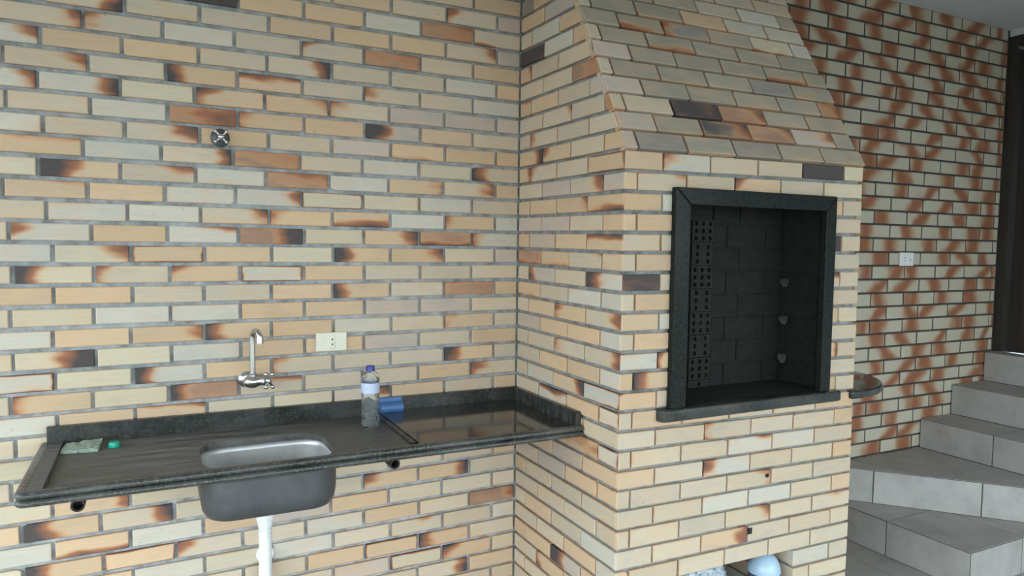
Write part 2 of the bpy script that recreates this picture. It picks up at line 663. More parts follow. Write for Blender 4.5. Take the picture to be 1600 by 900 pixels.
fl = structure(MB().box(-3.6, 3.5, -5.0, 0.2, -0.1, -0.004).build('floor', M['grout']))
structure(MB().box(-30, 30, -40, 10, -0.2, -0.11).build('ground', M['dark_ground']))  # unseen ground, added dark to weaken the light bounced upward
ft = MB()
TS = 0.45
for i in range(-11, 4):
    for j in range(0, 11):
        x0 = 1.69 + i * TS
        y1 = -0.272 - (j - 1) * TS
        x1, y0 = x0 + TS - 0.004, y1 - TS + 0.004
        y1 = min(y1, -0.01)
        if in_photo(((x0 + x1) / 2, (y0 + y1) / 2, 0), 160) and 0.6 < x0 < 2.4:
            MB().box(x0, x1, y0, y1, -0.012, 0).build('tile', M['tile'], fl)
        else:
            ft.box(x0, x1, y0, y1, -0.012, 0)
o = ft.build('tile_remainder', M['tile'], fl)
o['kind'] = 'stuff'
structure(MB().box(-3.4, 6, -4.8, 0.25, TOP, TOP + 0.12).build('ceiling', M['ceiling']))
structure(MB().box(-3.4, 6, -4.8, -4.62, 2.28, TOP).build('shade_beam_1', M['ceiling'], bevel=0.01))     # unseen beams, added to hold back light from high up
structure(MB().box(-3.4, -3.22, -4.62, 0.25, 2.28, TOP).build('shade_beam_2', M['ceiling'], bevel=0.01))

# ------------------------------------------------------------------ left brick wall
MD = 0.013                      # depth of the joints
wall_l = structure(MB().box(-2.7, 0.9, MD, 0.2, 0, TOP).build('wall_left', M['mortar_pale']))
ROWS = {
    -1: (None, 'c c o'), 0: (None, 'o c cl p'), 1: (None, 'D o o w E cb'), 2: (None, 'cR y c o o o cr p'),
    3: (-5, 'cr cl w c cl E c o'), 4: (62, 'wr o o c cR c c w o'), 5: (4, 'cr c oL oT c cl c w'),
    6: (63, 'wr wR y ol or cl p p p'), 7: (12, 'c w E ol o pY o c'), 8: (69, 'w c cr o c p ob o o'),
    9: (0, 'ot w cR E c w y cL'), 10: (62, 'y oY ct w E w or cr o'), 11: (2, 'ot o w wr yO y w c'),
    12: (73, 'c w w cr ol oB w ol w'), 13: (11, 'wl o wt EX y oR EB wl'), 14: (82, 'w yr oO o y oL or c p'),
    15: (19, 'yL cl ol wO o c c c'), 16: (84, 'o o ct c o oL c Et o'), 17: (14, 'y w w o o p p c'),
    18: (81, 'w o or oL o w c ol c'), 19: (21, 'cX y w o o p c o'), 20: (82, 'wO y wL o cl c c oL c'),
    21: (18, 'ol y EL ct c c o cl'), 22: (89, 'w o ot y y wr o c o'), 23: (25, 'y c o c w o c c'),
    24: (87, 'y c o c c y o c c'), 25: (20, 'yr c c o c y c o'), 26: (85, 'y or c c o c c c o'),
    27: (29, 'oY cR y c c ol oR c'), 28: (85, 'w oB w o p o c c c'), 29: (36, 'oL oO cl c w o c Er'),
    30: (88, 'c o w y w c ct c w'), 31: (38, 'y c o c c o oO oL c'), 32: (90, 'c y o c c p yO ol c'),
    33: (38, 'c o y c w c cR o'), 34: (92, 'c o c y c c o c c'),
}


def hit_wall(px, k):
    """X on the left wall for a frame column, at the middle of a course"""
    z = course(CL, k) - PZ / 2
    lo, hi = -3.0, 1.0
    for _ in range(40):
        m = (lo + hi) / 2
        q = frame_xy((m, 0, z))
        if q is None or q[0] < px:
            lo = m
        else:
            hi = m
    return (lo + hi) / 2


stuff = MB()
for k in range(-7, 37):
    px, codes = ROWS.get(k, (None, ''))
    codes = codes.split()
    even = (k % 2 == 0)
    xc = -0.103 if even else -0.2035
    n = 7
    if px is not None:
        xl = hit_wall(px, k)
    else:
        xl = (-1.597 if even else -1.70)
    pitch = (xc - xl) / n
    joints = [0.0, xc]
    while joints[-1] > -2.65:
        joints.append(joints[-1] - pitch * (1 + R.uniform(-0.012, 0.012)))
    for i in range(len(joints) - 1):
        x1, x0 = joints[i], joints[i + 1]
        g = R.uniform(0.0095, 0.0125)
        a, b = x0 + g / 2, x1 - (g / 2 if i else 0.003)
        xm = (a + b) / 2
        f = max(-0.3, min(1.0, 1 + xm / 1.71))
        zt = course(CL, k) * (1 - f) + course(CC, k) * f
        zb = course(CL, k + 1) * (1 - f) + course(CC, k + 1) * f
        zt, zb = min(zt, TOP - 0.002), max(zb, 0.002)
        if zt - zb < 0.03:
            continue
        sl = (course(CC, k) - course(CL, k)) / 1.71
        code = codes[len(codes) - 1 - i] if i < len(codes) else rnd_code()
        hh = zt - zb - R.uniform(0.0105, 0.0135)
        lay(wall_l, stuff, M['brick'], (xm, R.uniform(-0.0012, 0.0015), (zt + zb) / 2 + R.uniform(-0.001, 0.001)),
            (R.uniform(-0.006, 0.006), -sl + R.uniform(-0.003, 0.003), R.uniform(-0.006, 0.006)), b - a, hh, code)
rest(stuff, M['brick'], wall_l)

# ------------------------------------------------------------------ right spotted wall
wall_r = structure(MB().box(0.9, XR + 0.2, 0.0035, 0.2, 0, TOP).build('wall_right', M['mortar_dark']))
SP = {'l': -0.5, 'm': 0.0, 'r': 0.55, 'a': -0.25, 'e': 0.3}
SROWS = {
    1: 'l m m/ m m m/ m', 2: 'm r/ m/ l m/ l/ m', 3: 'l l r/ r l r', 4: 'm- l- l r- r/ l x', 5: 'm/ m- m/ m- m- r',
    6: 'l l m- r- r/ m- m', 7: 'm r l l- m- r', 8: 'r l/ m/ m- m- m/ m', 9: 'l r/ m/ r- m- r', 10: 'm r l r/ r m l',
    11: 'r l/ m- l/ r- r', 12: 'm r l/ l r l x', 13: 'm l/ l- r r r', 14: 'l m r r/ r- r x', 15: 'm l/ r/ r/ r m',
    16: 'm x l m/ r r x', 17: 'm l m r r a', 18: 'l r m r m/ l x', 19: 'm r x r m- l', 20: 'm r r l m/ r/ l', 21: 'm r/ m/ m r e',
    22: 'l x l l l l x', 23: 'm r/ r- l/ l/ r', 24: 'm r l l r l r', 25: 'l r m- r/ r m/', 26: 'r l m- m l r x', 27: 'm r r/ l l a',
    28: 'm l r/ m/ l r/ m', 29: 'l m r m- r m', 30: 'm r l m l m x', 31: 'm l l m r m', 32: 'r m r/ l/ m l x', 33: 'l r r m l m',
}
stuff = MB()
for j in range(0, 38):
    zt = 1.341 + Z0 - 0.0749 * (j - 2)
    zb = 1.341 + Z0 - 0.0749 * (j - 1)
    if j == 0:
        continue
    if j == 1:
        zt = TOP + 0.004
    zb = max(zb, 0.0)
    if zt - zb < 0.02:
        continue
    codes = SROWS.get(j, '').split()
    ph = 2.022 if j % 2 else 2.163
    pitch = 0.275
    for i in range(-5, 6):
        x0, x1 = ph + i * pitch, ph + (i + 1) * pitch
        x0, x1 = max(x0, 0.95), min(x1, XR - 0.012)
        if x1 - x0 < 0.02:
            continue
        # last code belongs to the piece at the door
        last = 4
        ci = len(codes) - 1 - (last - i)
        cd = codes[ci] if 0 <= ci < len(codes) else R.choice(['l', 'm', 'r', 'm/', 'r-'])
        if cd == 'x':
            spot = [0.0, 0.0, 0.0]
        else:
            sl = 0.28 if cd.endswith('/') else (-0.24 if cd.endswith('-') else R.uniform(-0.06, 0.06))
            fx = SP[cd[0]] + R.uniform(-0.08, 0.08)
            wd = 0.52 + R.uniform(-0.06, 0.08) + (0.2 if cd[0] in 'ae' else 0)
            if x1 - x0 < 0.15:
                wd *= 1.6
            spot = [fx, sl, wd]
        g = 0.0115
        lay(wall_r, stuff, M['spot'], ((x0 + x1) / 2, R.uniform(-0.0008, 0.0008), (zt + zb) / 2), (0, R.uniform(-0.002, 0.002), 0), x1 - x0 - g, zt - zb - 0.0105, 'c', spot=spot)
rest(stuff, M['spot'], wall_r, spot=[0.3, 0.1, 0.35])

# ------------------------------------------------------------------ end wall with the dark door
structure(MB().box(XR, XR + 0.2, -1.25, 0.0, 2.78, TOP).box(XR, XR + 0.2, -4.2, -1.10, 0, TOP).box(XR, XR + 0.2, -1.10, 0, 0, 0.876 - 0.02).build('wall_end', M['ceiling']))
door = MB().box(XR + 0.045, XR + 0.09, -1.05, -0.06, 0.876, 2.70).build('door_1', M['wood'])
structure(door)
MB().box(XR - 0.004, XR + 0.10, -0.055, 0.004, 0.878, 2.78).build('door_post', M['wood'], door, bevel=0.003)
MB().box(XR - 0.004, XR + 0.10, -1.10, -1.045, 0.878, 2.78).build('door_post', M['wood'], door, bevel=0.003)
MB().box(XR - 0.004, XR + 0.10, -1.045, -0.055, 2.715, 2.78).build('door_header', M['wood'], door, bevel=0.003)
for y0, y1 in ((-0.30, -0.12), (-0.52, -0.34), (-0.76, -0.56), (-0.99, -0.80)):
    for z0, z1 in ((0.98, 1.40), (1.48, 1.95), (2.03, 2.62)):
        MB().box(XR + 0.032, XR + 0.05, y0, y1, z0, z1).build('door_panel', M['wood'], door, bevel=0.006, seg=2)

# ------------------------------------------------------------------ stairs
st = thing('staircase', 'grey tiled winder stairs climbing along the spotted brick wall', 'stairs', (1.84, -0.4, 0))


def at(p, o):
    return tuple(Vector(p) - o.location)


def stair_part(name, poly, z0, z1):
    mb = MB()
    mb.prism([(x - 1.84, y + 0.4) for x, y in poly], 'z', z0, z1)
    return mb.build(name, M['grout'], st)


def tile_poly(parent, pts3, nrm, t=0.0016, gap=0.0028):
    """a thin bevelled tile on a flat polygon (points in world space, anticlockwise seen from outside)"""
    P = [Vector(p) for p in pts3]
    n = Vector(nrm).normalized()
    c = sum(P, Vector()) / len(P)
    Q = []
    m = len(P)
    for i in range(m):
        a, b, e = P[i - 1], P[i], P[(i + 1) % m]
        d1, d2 = (b - a).normalized(), (e - b).normalized()
        n1, n2 = n.cross(d1), n.cross(d2)
        k = n1 + n2
        k = k / max(0.25, k.dot(n1))
        Q.append((b + k * gap, b + k * (gap + 0.0008)))
    off = c
    vs = [q[0] - off for q in Q] + [q[0] + n * (t - 0.0008) - off for q in Q] + [q[1] + n * t - off for q in Q]
    fs = [tuple(range(2 * m, 3 * m))]
    for r in (0, 1):
        for i in range(m):
            j = (i + 1) % m
            fs.append((r * m + i, r * m + j, (r + 1) * m + j, (r + 1) * m + i))
    me = mesh_from('tile', vs, fs)
    me.materials.append(M['tile'])
    o = obj('tile', me, None, parent, tuple(off - st.location))
    return o


E5 = 0.0016
YS = -0.77
zs = [0.0, 0.175, 0.350, 0.520, 0.697, 0.876]
X1, X3, X4, X5 = 1.845, 2.635, 2.915, 3.225
g = E5
s1 = stair_part('step', [(X1 + g, YS + g), (X3, YS + g), (X3, -0.012), (X1 + g, -0.012)], 0, zs[1] - g)
dgA, dgB = Vector((1.835, 0.0)), Vector((2.53, YS))
dn = Vector((-(dgB - dgA).y, (dgB - dgA).x)).normalized() * -1   # outward: towards -x,-y
if dn.x > 0:
    dn = -dn
fw = 0.012 / -(dgB - dgA).y
s2 = stair_part('step', [(dgA.x - dn.x * g * 1.4 + (dgB - dgA).x * fw, -0.012), (dgB.x - dn.x * g, dgB.y + g), (X3 + 0.02, YS + g), (X3 + 0.02, -0.012)], zs[1] - g, zs[2] - g)
s3 = stair_part('step', [(X3 + g, YS + g), (XR - 0.006, YS + g), (XR - 0.006, -0.012), (X3 + g, -0.012)], 0, zs[3] - g)
s4 = stair_part('step', [(X4 + g, YS + g), (XR - 0.006, YS + g), (XR - 0.006, -0.012), (X4 + g, -0.012)], zs[3] - g, zs[4] - g)
s5 = stair_part('step', [(X5 + g, YS + g), (XR - 0.006, YS + g), (XR - 0.006, -0.012), (X5 + g, -0.012)], zs[4] - g, zs[5] - g)


def tread(parent, poly, z):
    poly = [(x, min(y, -0.004)) for x, y in poly]
    tile_poly(parent, [(x, y, z - g) for x, y in poly], (0, 0, 1))


def riser_x(parent, x, ya, yb, z0, z1):
    ya, yb = min(ya, -0.004), min(yb, -0.004)
    tile_poly(parent, [(x + g, ya, z0), (x + g, ya, z1), (x + g, yb, z1), (x + g, yb, z0)] if ya < yb else [(x + g, yb, z0), (x + g, yb, z1), (x + g, ya, z1), (x + g, ya, z0)], (-1, 0, 0))


def riser_y(parent, y, xa, xb, z0, z1):
    tile_poly(parent, [(xa, y + g, z0), (xb, y + g, z0), (xb, y + g, z1), (xa, y + g, z1)], (0, -1, 0))


# step 1
for poly in ([(X1, YS), (2.245, YS), (2.245, -0.37), (X1, -0.37)], [(X1, -0.37), (2.245, -0.37), (2.245, -0.44 + 0.44), (X1, 0)], [(2.245, YS), (X3, YS), (X3, -0.37), (2.245, -0.37)]):
    tread(s1, poly, zs[1])
riser_x(s1, X1, YS, -0.37, 0, zs[1] - 0.002)
riser_x(s1, X1, -0.37, 0, 0, zs[1] - 0.002)
riser_y(s1, YS, X1 + 0.004, 2.245, 0, zs[1] - 0.002)
riser_y(s1, YS, 2.245, X3, 0, zs[1] - 0.002)
# step 2 (diagonal)


def dg(t):
    return dgA + (dgB - dgA) * t


L2 = (dgB - dgA).length
for a, b in ((0.016, 0.235), (0.235, 0.70), (0.70, 1.0)):
    p, q = dg(a) - dn * g, dg(b) - dn * g
    tile_poly(s2, [(p.x, p.y, zs[1]), (q.x, q.y, zs[1]), (q.x, q.y, zs[2] - 0.002), (p.x, p.y, zs[2] - 0.002)], (dn.x, dn.y, 0))
# treads of step 2: left wedge, middle and right wedge
tm = Vector((2.215, -0.395))
t0 = Vector((2.03, 0.0))
tread(s2, [(dgA.x, dgA.y), (dg(0.51).x, dg(0.51).y), (t0.x, t0.y)], zs[2])
tread(s2, [(t0.x, 0), (dg(0.51).x, dg(0.51).y), (X3, -0.395), (X3, 0)], zs[2])
tread(s2, [(dg(0.51).x, dg(0.51).y), (dgB.x, dgB.y), (X3, YS), (X3, -0.395)], zs[2])
# step 3 to 5
for s, xa, xb, z0, z1 in ((s3, X3, X4, zs[2], zs[3]), (s4, X4, X5, zs[3], zs[4]), (s5, X5, XR, zs[4], zs[5])):
    ym = {X3: -0.405, X4: -0.42, X5: -0.40}[xa]
    riser_x(s, xa, YS, ym, z0, z1 - 0.002)
    riser_x(s, xa, ym, 0, z0, z1 - 0.002)
    tread(s, [(xa, ym), (xb, ym), (xb, 0), (xa, 0)], z1)
    tread(s, [(xa, YS), (xb, YS), (xb, ym), (xa, ym)], z1)
    riser_y(s, YS, xa + 0.004, xb, z0 if xa == X3 else z0 - 0.0, z1 - 0.002)

# ------------------------------------------------------------------ barbecue
bbq = thing('barbecue', 'tall built-in brick barbecue with sloping hood and black framed opening', 'barbecue', (0.555, -0.36, 0))
BO = bbq.location


def part(mb, name, mat, parent=None, **kw):
    """build in world coordinates, kept under the barbecue"""
    mb.v = [tuple(Vector(v) - BO) for v in mb.v]
    return mb.build(name, mat, parent or bbq, **kw)


m = MD
OX0, OX1, OZ0, OZ1 = 0.235, 0.935, 0.955, 1.645      # firebox mouth
LX0, LX1, LZ1 = 0.266, 0.812, 0.372                    # log store mouth
FB = -0.485                                            # firebox back
core = MB()
core.box(m, W - m, FB + 0.03, 0.0, LZ1 + 0.02, HZ)            # back mass
core.box(m, 0.215, -D + m, FB + 0.03, LZ1 + 0.02, HZ)
core.box(0.965, W - m, -D + m, FB + 0.03, LZ1 + 0.02, HZ)
core.box(0.215, 0.965, -D + m, FB + 0.03, LZ1 + m, OZ0 - 0.006)
core.box(0.215, 0.965, -D + m, FB + 0.03, OZ1 + 0.01, HZ)
core.box(m, LX0 - m, -D + m, 0.0, 0, LZ1 + 0.02)
core.box(LX1 + m, W - m, -D + m, 0.0, 0, LZ1 + 0.02)
core.box(LX0 - m, LX1 + m, -0.12, 0.0, 0, LZ1 + 0.02)
core.box(LX0 - m, LX1 + m, -0.60, -0.12, LZ1 + m, LZ1 + 0.02)
body = part(core, 'body', M['mortar'])
hoodm = MB()
zt = TOP
off = 0.019 / math.cos(math.atan(HS))
hoodm.prism([(0.0, HZ), (-0.7235 + off, HZ), (hood_y(zt) + off, zt), (0.0, zt)], 'x', m, W - m)
hood = part(hoodm, 'hood', M['mortar'])

# --- side face (towards the sink)
SIDE = {
    -1: 'g o o', 0: 'o p o', 1: 'c w o', 2: 'D w o', 3: 'or c c', 4: 'c c E', 5: 'ot o c p', 6: 'c cr c E', 7: 'c cl c c', 8: 'oR ol c o',
    9: 'or cl c oO', 10: 'c p cr p', 11: 'o o or oB', 12: 'p p c o', 13: 'o p o oT', 14: 'Eb ob ct o', 15: 'c pL c wY',
    16: 'ob c w w', 17: 'c o ol cr', 18: 'p o o w', 19: 'c c cl cr', 20: 'c o o w', 21: 'c w oR wO', 22: 'c wT o wO', 23: 'o c o c',
    24: 'c o oe wO', 25: 'o o p o', 26: 'p p o o', 27: 'o c c c', 28: 'c c c c', 29: 'c o c w', 30: 'c c o w', 31: 'o o pY o', 32: 'c oL c c', 33: 'c c o c', 34: 'c o c c',
}
stuff_b, stuff_h = MB(), MB()
for k in range(-7, 37):
    even = k % 2 == 0
    J = [0.0] + ([-0.188, -0.393, -0.600] if even else [-0.092, -0.297, -0.506])
    codes = SIDE.get(k, '').split()
    zt_c, zb_c = course(CC, k), course(CC, k + 1)
    zt_f, zb_f = course(CFR, k), course(CFR, k + 1)
    for i in range(4):
        y1 = J[i]
        y0 = J[i + 1] if i < 3 else -D
        lastp = (i == 3)
        g = R.uniform(0.006, 0.009)
        a = y1 - (g / 2 if i else 0.004)
        b = y0 + (g / 2 if not lastp else 0.0035)
        f = -(a + b) / 2 / D
        zt, zb = zt_c * (1 - f) + zt_f * f, zb_c * (1 - f) + zb_f * f
        zt, zb = min(zt, TOP - 0.002), max(zb, 0.002)
        if zt - zb < 0.03:
            continue
        hh = zt - zb - R.uniform(0.010, 0.013)
        zm = (zt + zb) / 2
        sl = (zt_f - zt_c) / D
        code = codes[i] if i < len(codes) else rnd_code()
        in_hood = zm > HZ
        outline = None
        if in_hood:
            et, eb = hood_y(zm + hh / 2) + 0.005, hood_y(zm - hh / 2) + 0.005
            if a <= min(et, eb) + 0.012:
                continue
            bt, bb = max(b, et), max(b, eb)
            if bt > b or bb > b or lastp:
                # local x runs along -y
                xm = (a + min(bt, bb)) / 2
                outline = [(-(a - xm), -hh / 2), (-(bb - xm), -hh / 2), (-(bt - xm), hh / 2), (-(a - xm), hh / 2)]
                p = (R.uniform(-0.001, 0.001), xm, zm)
        if outline is None:
            p = (R.uniform(-0.0012, 0.0015), (a + b) / 2, zm)
        par, stf = (hood, stuff_h) if in_hood else (body, stuff_b)
        lay(par, stf, M['brick'], tuple(Vector(p) - BO), (0, 0 if outline else -sl, -math.pi / 2), a - b, hh, code, outline=outline, force=in_photo(p, 45))

# --- front face
FRONT = {
    9: 'o wl c c D y', 10: 'o ct c ol c y', 11: 'o w . c o', 12: 'o o . . o', 13: 'c c . c D', 14: 'c o . . o', 15: 'D c . c cT', 16: 'c o . . o',
    17: 'o w . c o', 18: 'c o . . o', 19: 'w ol . c or', 20: 'o oL . . o', 21: 'o c . c o', 22: 'c o o c c o', 23: 'c c cl c c o', 24: 'c c c wt w c',
    25: 'o c wl c c o', 26: 'c c c cr c c', 27: 'c c w w c o', 28: 'c c c yr c ct', 29: 'c c or c c c', 30: 'o c c c c c', 31: 'c oL . . w c', 32: 'c c . . c y', 33: 'c c . . w c', 34: 'c c . . c c',
}


for k in range(9, 37):
    even = k % 2 == 0
    t = min(1.0, max(0.0, (k - 9) / 14))
    J = [0.053, 0.250 + 0.009 * t, 0.463 + 0.005 * t, 0.680, 0.8985] if even else [0.152 - 0.004 * t, 0.350 + 0.008 * t, 0.566 + 0.008 * t, 0.784, 1.004]
    edges = [0.0] + J + [W]
    codes = FRONT.get(k, '').split()
    zt_f, zb_f, zt_r, zb_r = course(CFR, k), course(CFR, k + 1), course(CRR, k), course(CRR, k + 1)
    zt_f, zb_f, zt_r, zb_r = (max(v, 0.002) for v in (zt_f, zb_f, zt_r, zb_r))
    if zt_f - zb_f < 0.03:
        continue
    sl = (zt_r - zt_f) / W
    gaps = []
    if 11 <= k <= 21:
        gaps = [(0.222, 0.948)]
    elif k >= 31:
        gaps = [(LX0, LX1)]
    for i in range(len(edges) - 1):
        x0, x1 = edges[i], edges[i + 1]
        code = codes[i] if i < len(codes) and codes[i] != '.' else 'c'
        segs = [(x0, x1)]
        for ga, gb in gaps:
            ns = []
            for a, b in segs:
                if b <= ga or a >= gb:
                    ns.append((a, b))
                else:
                    if a < ga:
                        ns.append((a, ga))
                    if b > gb:
                        ns.append((gb, b))
            segs = ns
        for a, b in segs:
            g = R.uniform(0.006, 0.0085)
            ed = lambda v: v <= 0.001 or v >= W - 0.001 or any(abs(v - q) < 1e-6 for gp in gaps for q in gp)
            a2 = a + (0.003 if a <= 0.001 else (0.0 if ed(a) else g / 2))
            b2 = b - (0.003 if b >= W - 0.001 else (0.0 if ed(b) else g / 2))
            if b2 - a2 < 0.014:
                continue
            xm = (a2 + b2) / 2
            f = xm / W
            zt, zb = zt_f * (1 - f) + zt_r * f, zb_f * (1 - f) + zb_r * f
            gap = R.uniform(0.0105, 0.013) if k < 22 else R.uniform(0.008, 0.0115)
            p = (xm, -D + R.uniform(-0.0012, 0.0015), (zt + zb) / 2)
            lay(body, stuff_b, M['brick'], tuple(Vector(p) - BO), (R.uniform(-0.004, 0.004), -sl, R.uniform(-0.004, 0.004)), b2 - a2, zt - zb - gap, code, force=in_photo(p, 45))
# far side of the body (towards the stairs): joined, hardly ever seen
for k in range(9, 37):
    ztp, zbp = course(CRR, k), max(course(CRR, k + 1), 0.002)
    if ztp - zbp < 0.03:
        continue
    J = [0.0, -0.2, -0.41, -0.62, -D] if k % 2 else [0.0, -0.1, -0.31, -0.52, -D]
    for i in range(4):
        y1, y0 = J[i] - 0.004, J[i + 1] + 0.004
        p = (W, (y0 + y1) / 2, (ztp + zbp) / 2)
        lay(body, stuff_b, M['brick'], tuple(Vector(p) - BO), (0, 0, math.pi / 2), y1 - y0, ztp - zbp - 0.01, 'c', force=False)
# jambs of the log store
for k in range(31, 37):
    ztp, zbp = course(CRR, k) + 0.004, max(course(CRR, k + 1) + 0.004, 0.002)
    if ztp - zbp < 0.03:
        continue
    J = [-D, -0.60, -0.40, -0.20, -0.125] if k % 2 else [-D, -0.52, -0.32, -0.125]
    for i in range(len(J) - 1):
        y0, y1 = J[i] + (0.024 if i == 0 else 0.004), J[i + 1] - 0.003
        p = (LX1, (y0 + y1) / 2, (ztp + zbp) / 2)
        lay(body, stuff_b, M['brick'], tuple(Vector(p) - BO), (0, 0, -math.pi / 2), y1 - y0, ztp - zbp - 0.009, R.choice(['c', 'w', 'c']), force=in_photo(p, 45))
        p = (LX0, (y0 + y1) / 2, (ztp + zbp) / 2)
        lay(body, stuff_b, M['brick'], tuple(Vector(p) - BO), (0, 0, math.pi / 2), y1 - y0, ztp - zbp - 0.009, 'c', force=False)
rest(stuff_b, M['brick'], body)

# --- hood front
HOODC = {
    8: 'p g h g h h y', 7: 'p h Dr Er pr h', 6: 'c c D Er h h h', 5: 'p h h h h E', 4: 'c h h h g h h', 3: 'pb h h h hb h', 2: 'c h hb h h h c', 1: 'h hb gl h yb w', 0: 'c h h o w w c', -1: 'h h h c w h',
}
th = math.atan(HS)
for k in range(8, -7, -1):
    even = k % 2 == 0
    J = [0.053, 0.250, 0.463, 0.680, 0.8985] if even else [0.152, 0.350, 0.566, 0.784, 1.004]
    edges = [0.0] + J + [W]
    codes = HOODC.get(k, '').split()
    zt0, zb0 = Z0 + (15 - k) * PZ - 0.004, Z0 + (14 - k) * PZ - 0.004
    if zt0 > TOP:
        continue
    tilt = 0.012 / W          # the courses rise a little to the right
    for i in range(len(edges) - 1):
        a, b = edges[i], edges[i + 1]
        g = R.uniform(0.008, 0.011)
        a2 = a + (0.004 if i == 0 else g / 2)
        b2 = b - (0.0 if i == len(edges) - 2 else g / 2)
        if i == len(edges) - 2:
            b2 += R.uniform(-0.006, 0.012)
        xm = (a2 + b2) / 2
        zz = (zt0 + zb0) / 2 + tilt * xm
        hh = PZ / math.cos(th) - R.uniform(0.0095, 0.0125)
        p = (xm, hood_y(zz) - R.uniform(0.003, 0.007), zz)
        code = codes[i] if i < len(codes) else R.choice(['h', 'h', 'c', 'p'])
        code = code.replace('ho', 'hr')
        lay(hood, stuff_h, M['brick'], tuple(Vector(p) - BO), (-th + R.uniform(-0.02, 0.015), -math.atan(tilt), R.uniform(-0.006, 0.006)), b2 - a2, hh, code, force=in_photo(p, 45), t=0.030)
# far side of the hood
for k in range(8, -7, -1):
    zt, zb = min(Z0 + (15 - k) * PZ, TOP), Z0 + (14 - k) * PZ
    if zt - zb < 0.03:
        continue
    zm = (zt + zb) / 2
    y0 = hood_y(zb) + 0.03
    n = 3
    for i in range(n):
        a, b = y0 * (i + 1) / n + 0.004, y0 * i / n - 0.004
        lay(hood, stuff_h, M['brick'], tuple(Vector((W, (a + b) / 2, zm)) - BO), (0, 0, math.pi / 2), b - a, zt - zb - 0.011, 'c', force=False)
rest(stuff_h, M['brick'], hood)

# --- black stone frame, sill
FY = -D - 0.022
fo = MB()
fr0, fr1, fi0, fi1 = 0.190, 0.945, 0.252, 0.893
zo, zi = 1.683, 1.628
zb_ = 0.958
frame = MB()
frame.add([(fr0, FY, zb_), (fi0, FY, zb_), (fi0, FY, zi), (fr0, FY, zo), (fr0, -D + 0.004, zb_), (fi0, -D + 0.004, zb_), (fi0, -D + 0.004, zi), (fr0, -D + 0.004, zo)],
          [(0, 1, 2, 3), (7, 6, 5, 4), (0, 4, 5, 1), (1, 5, 6, 2), (2, 6, 7, 3), (3, 7, 4, 0)])
part(frame, 'frame_jamb', M['granite_frame'], bevel=0.003)
frame = MB()
frame.add([(fi1, FY, zb_), (fr1, FY, zb_), (fr1, FY, zo), (fi1, FY, zi), (fi1, -D + 0.004, zb_), (fr1, -D + 0.004, zb_), (fr1, -D + 0.004, zo), (fi1, -D + 0.004, zi)],
          [(0, 1, 2, 3), (7, 6, 5, 4), (0, 4, 5, 1), (1, 5, 6, 2), (2, 6, 7, 3), (3, 7, 4, 0)])
part(frame, 'frame_jamb', M['granite_frame'], bevel=0.003)
frame = MB()
e = 0.0012
frame.add([(fi0 + e, FY, zi + e), (fi1 - e, FY, zi + e), (fr1 - e, FY, zo + e), (fr0 + e, FY, zo + e), (fi0 + e, -D + 0.004, zi + e), (fi1 - e, -D + 0.004, zi + e), (fr1 - e, -D + 0.004, zo + e), (fr0 + e, -D + 0.004, zo + e)],
          [(0, 1, 2, 3), (7, 6, 5, 4), (0, 4, 5, 1), (1, 5, 6, 2), (2, 6, 7, 3), (3, 7, 4, 0)])
part(frame, 'frame_header', M['granite_frame'], bevel=0.003)
sy = -0.752
sill = MB()
sp = [(0.148, -D + 0.02), (0.148, -0.735), (0.156, -0.747), (0.168, sy), (0.985, sy), (1.0, -0.746), (1.008, -0.733), (1.008, -D + 0.02)]
sill.prism(sp, 'z', 0.917, 0.957)
part(sill, 'sill', M['granite'], bevel=0.008, seg=3, smooth=True)

# --- firebox lining
part(MB().box(0.20, 0.98, -D + 0.02, FB + 0.03, OZ0 - 0.006, OZ0), 'firebox_floor', M['soot'])
part(MB().box(0.215, 0.965, FB + 0.008, FB + 0.03, OZ0, OZ1 + 0.01).box(0.952, 0.965, -D + m, FB + 0.008, OZ0, OZ1 + 0.01).box(0.215, 0.228, -D + m, FB + 0.008, OZ0, OZ1 + 0.01), 'firebox_backing', M['soot_joint'])
bh = 0.089
for r in range(8):
    z0 = OZ0 + r * bh + 0.002
    z1 = min(z0 + bh - 0.005, OZ1 + 0.008)
    if z1 - z0 < 0.02:
        continue
    xs = [0.585, 0.72, 0.925 + 0.024] if r % 2 else [0.585, 0.655, 0.86, 0.949]
    for i in range(len(xs) - 1):
        part(MB().box(xs[i] + 0.002, xs[i + 1] - 0.002, FB, FB + 0.012, z0, z1), 'lining_brick', M['soot'], bevel=0.002, seg=1)
    xs = [0.229, 0.36, 0.478] if r % 2 else [0.229, 0.42, 0.478]
    for i in range(len(xs) - 1):
        part(MB().box(xs[i] + 0.002, xs[i + 1] - 0.002, FB, FB + 0.012, z0, z1), 'lining_brick', M['soot'], bevel=0.002, seg=1)
    ys = [-D + 0.05, -0.60, FB] if r % 2 else [-D + 0.05, FB]
    for i in range(len(ys) - 1):
        part(MB().box(0.946, 0.958, ys[i] + 0.002, ys[i + 1] - 0.002, z0, z1), 'lining_brick', M['soot'], bevel=0.002, seg=1)


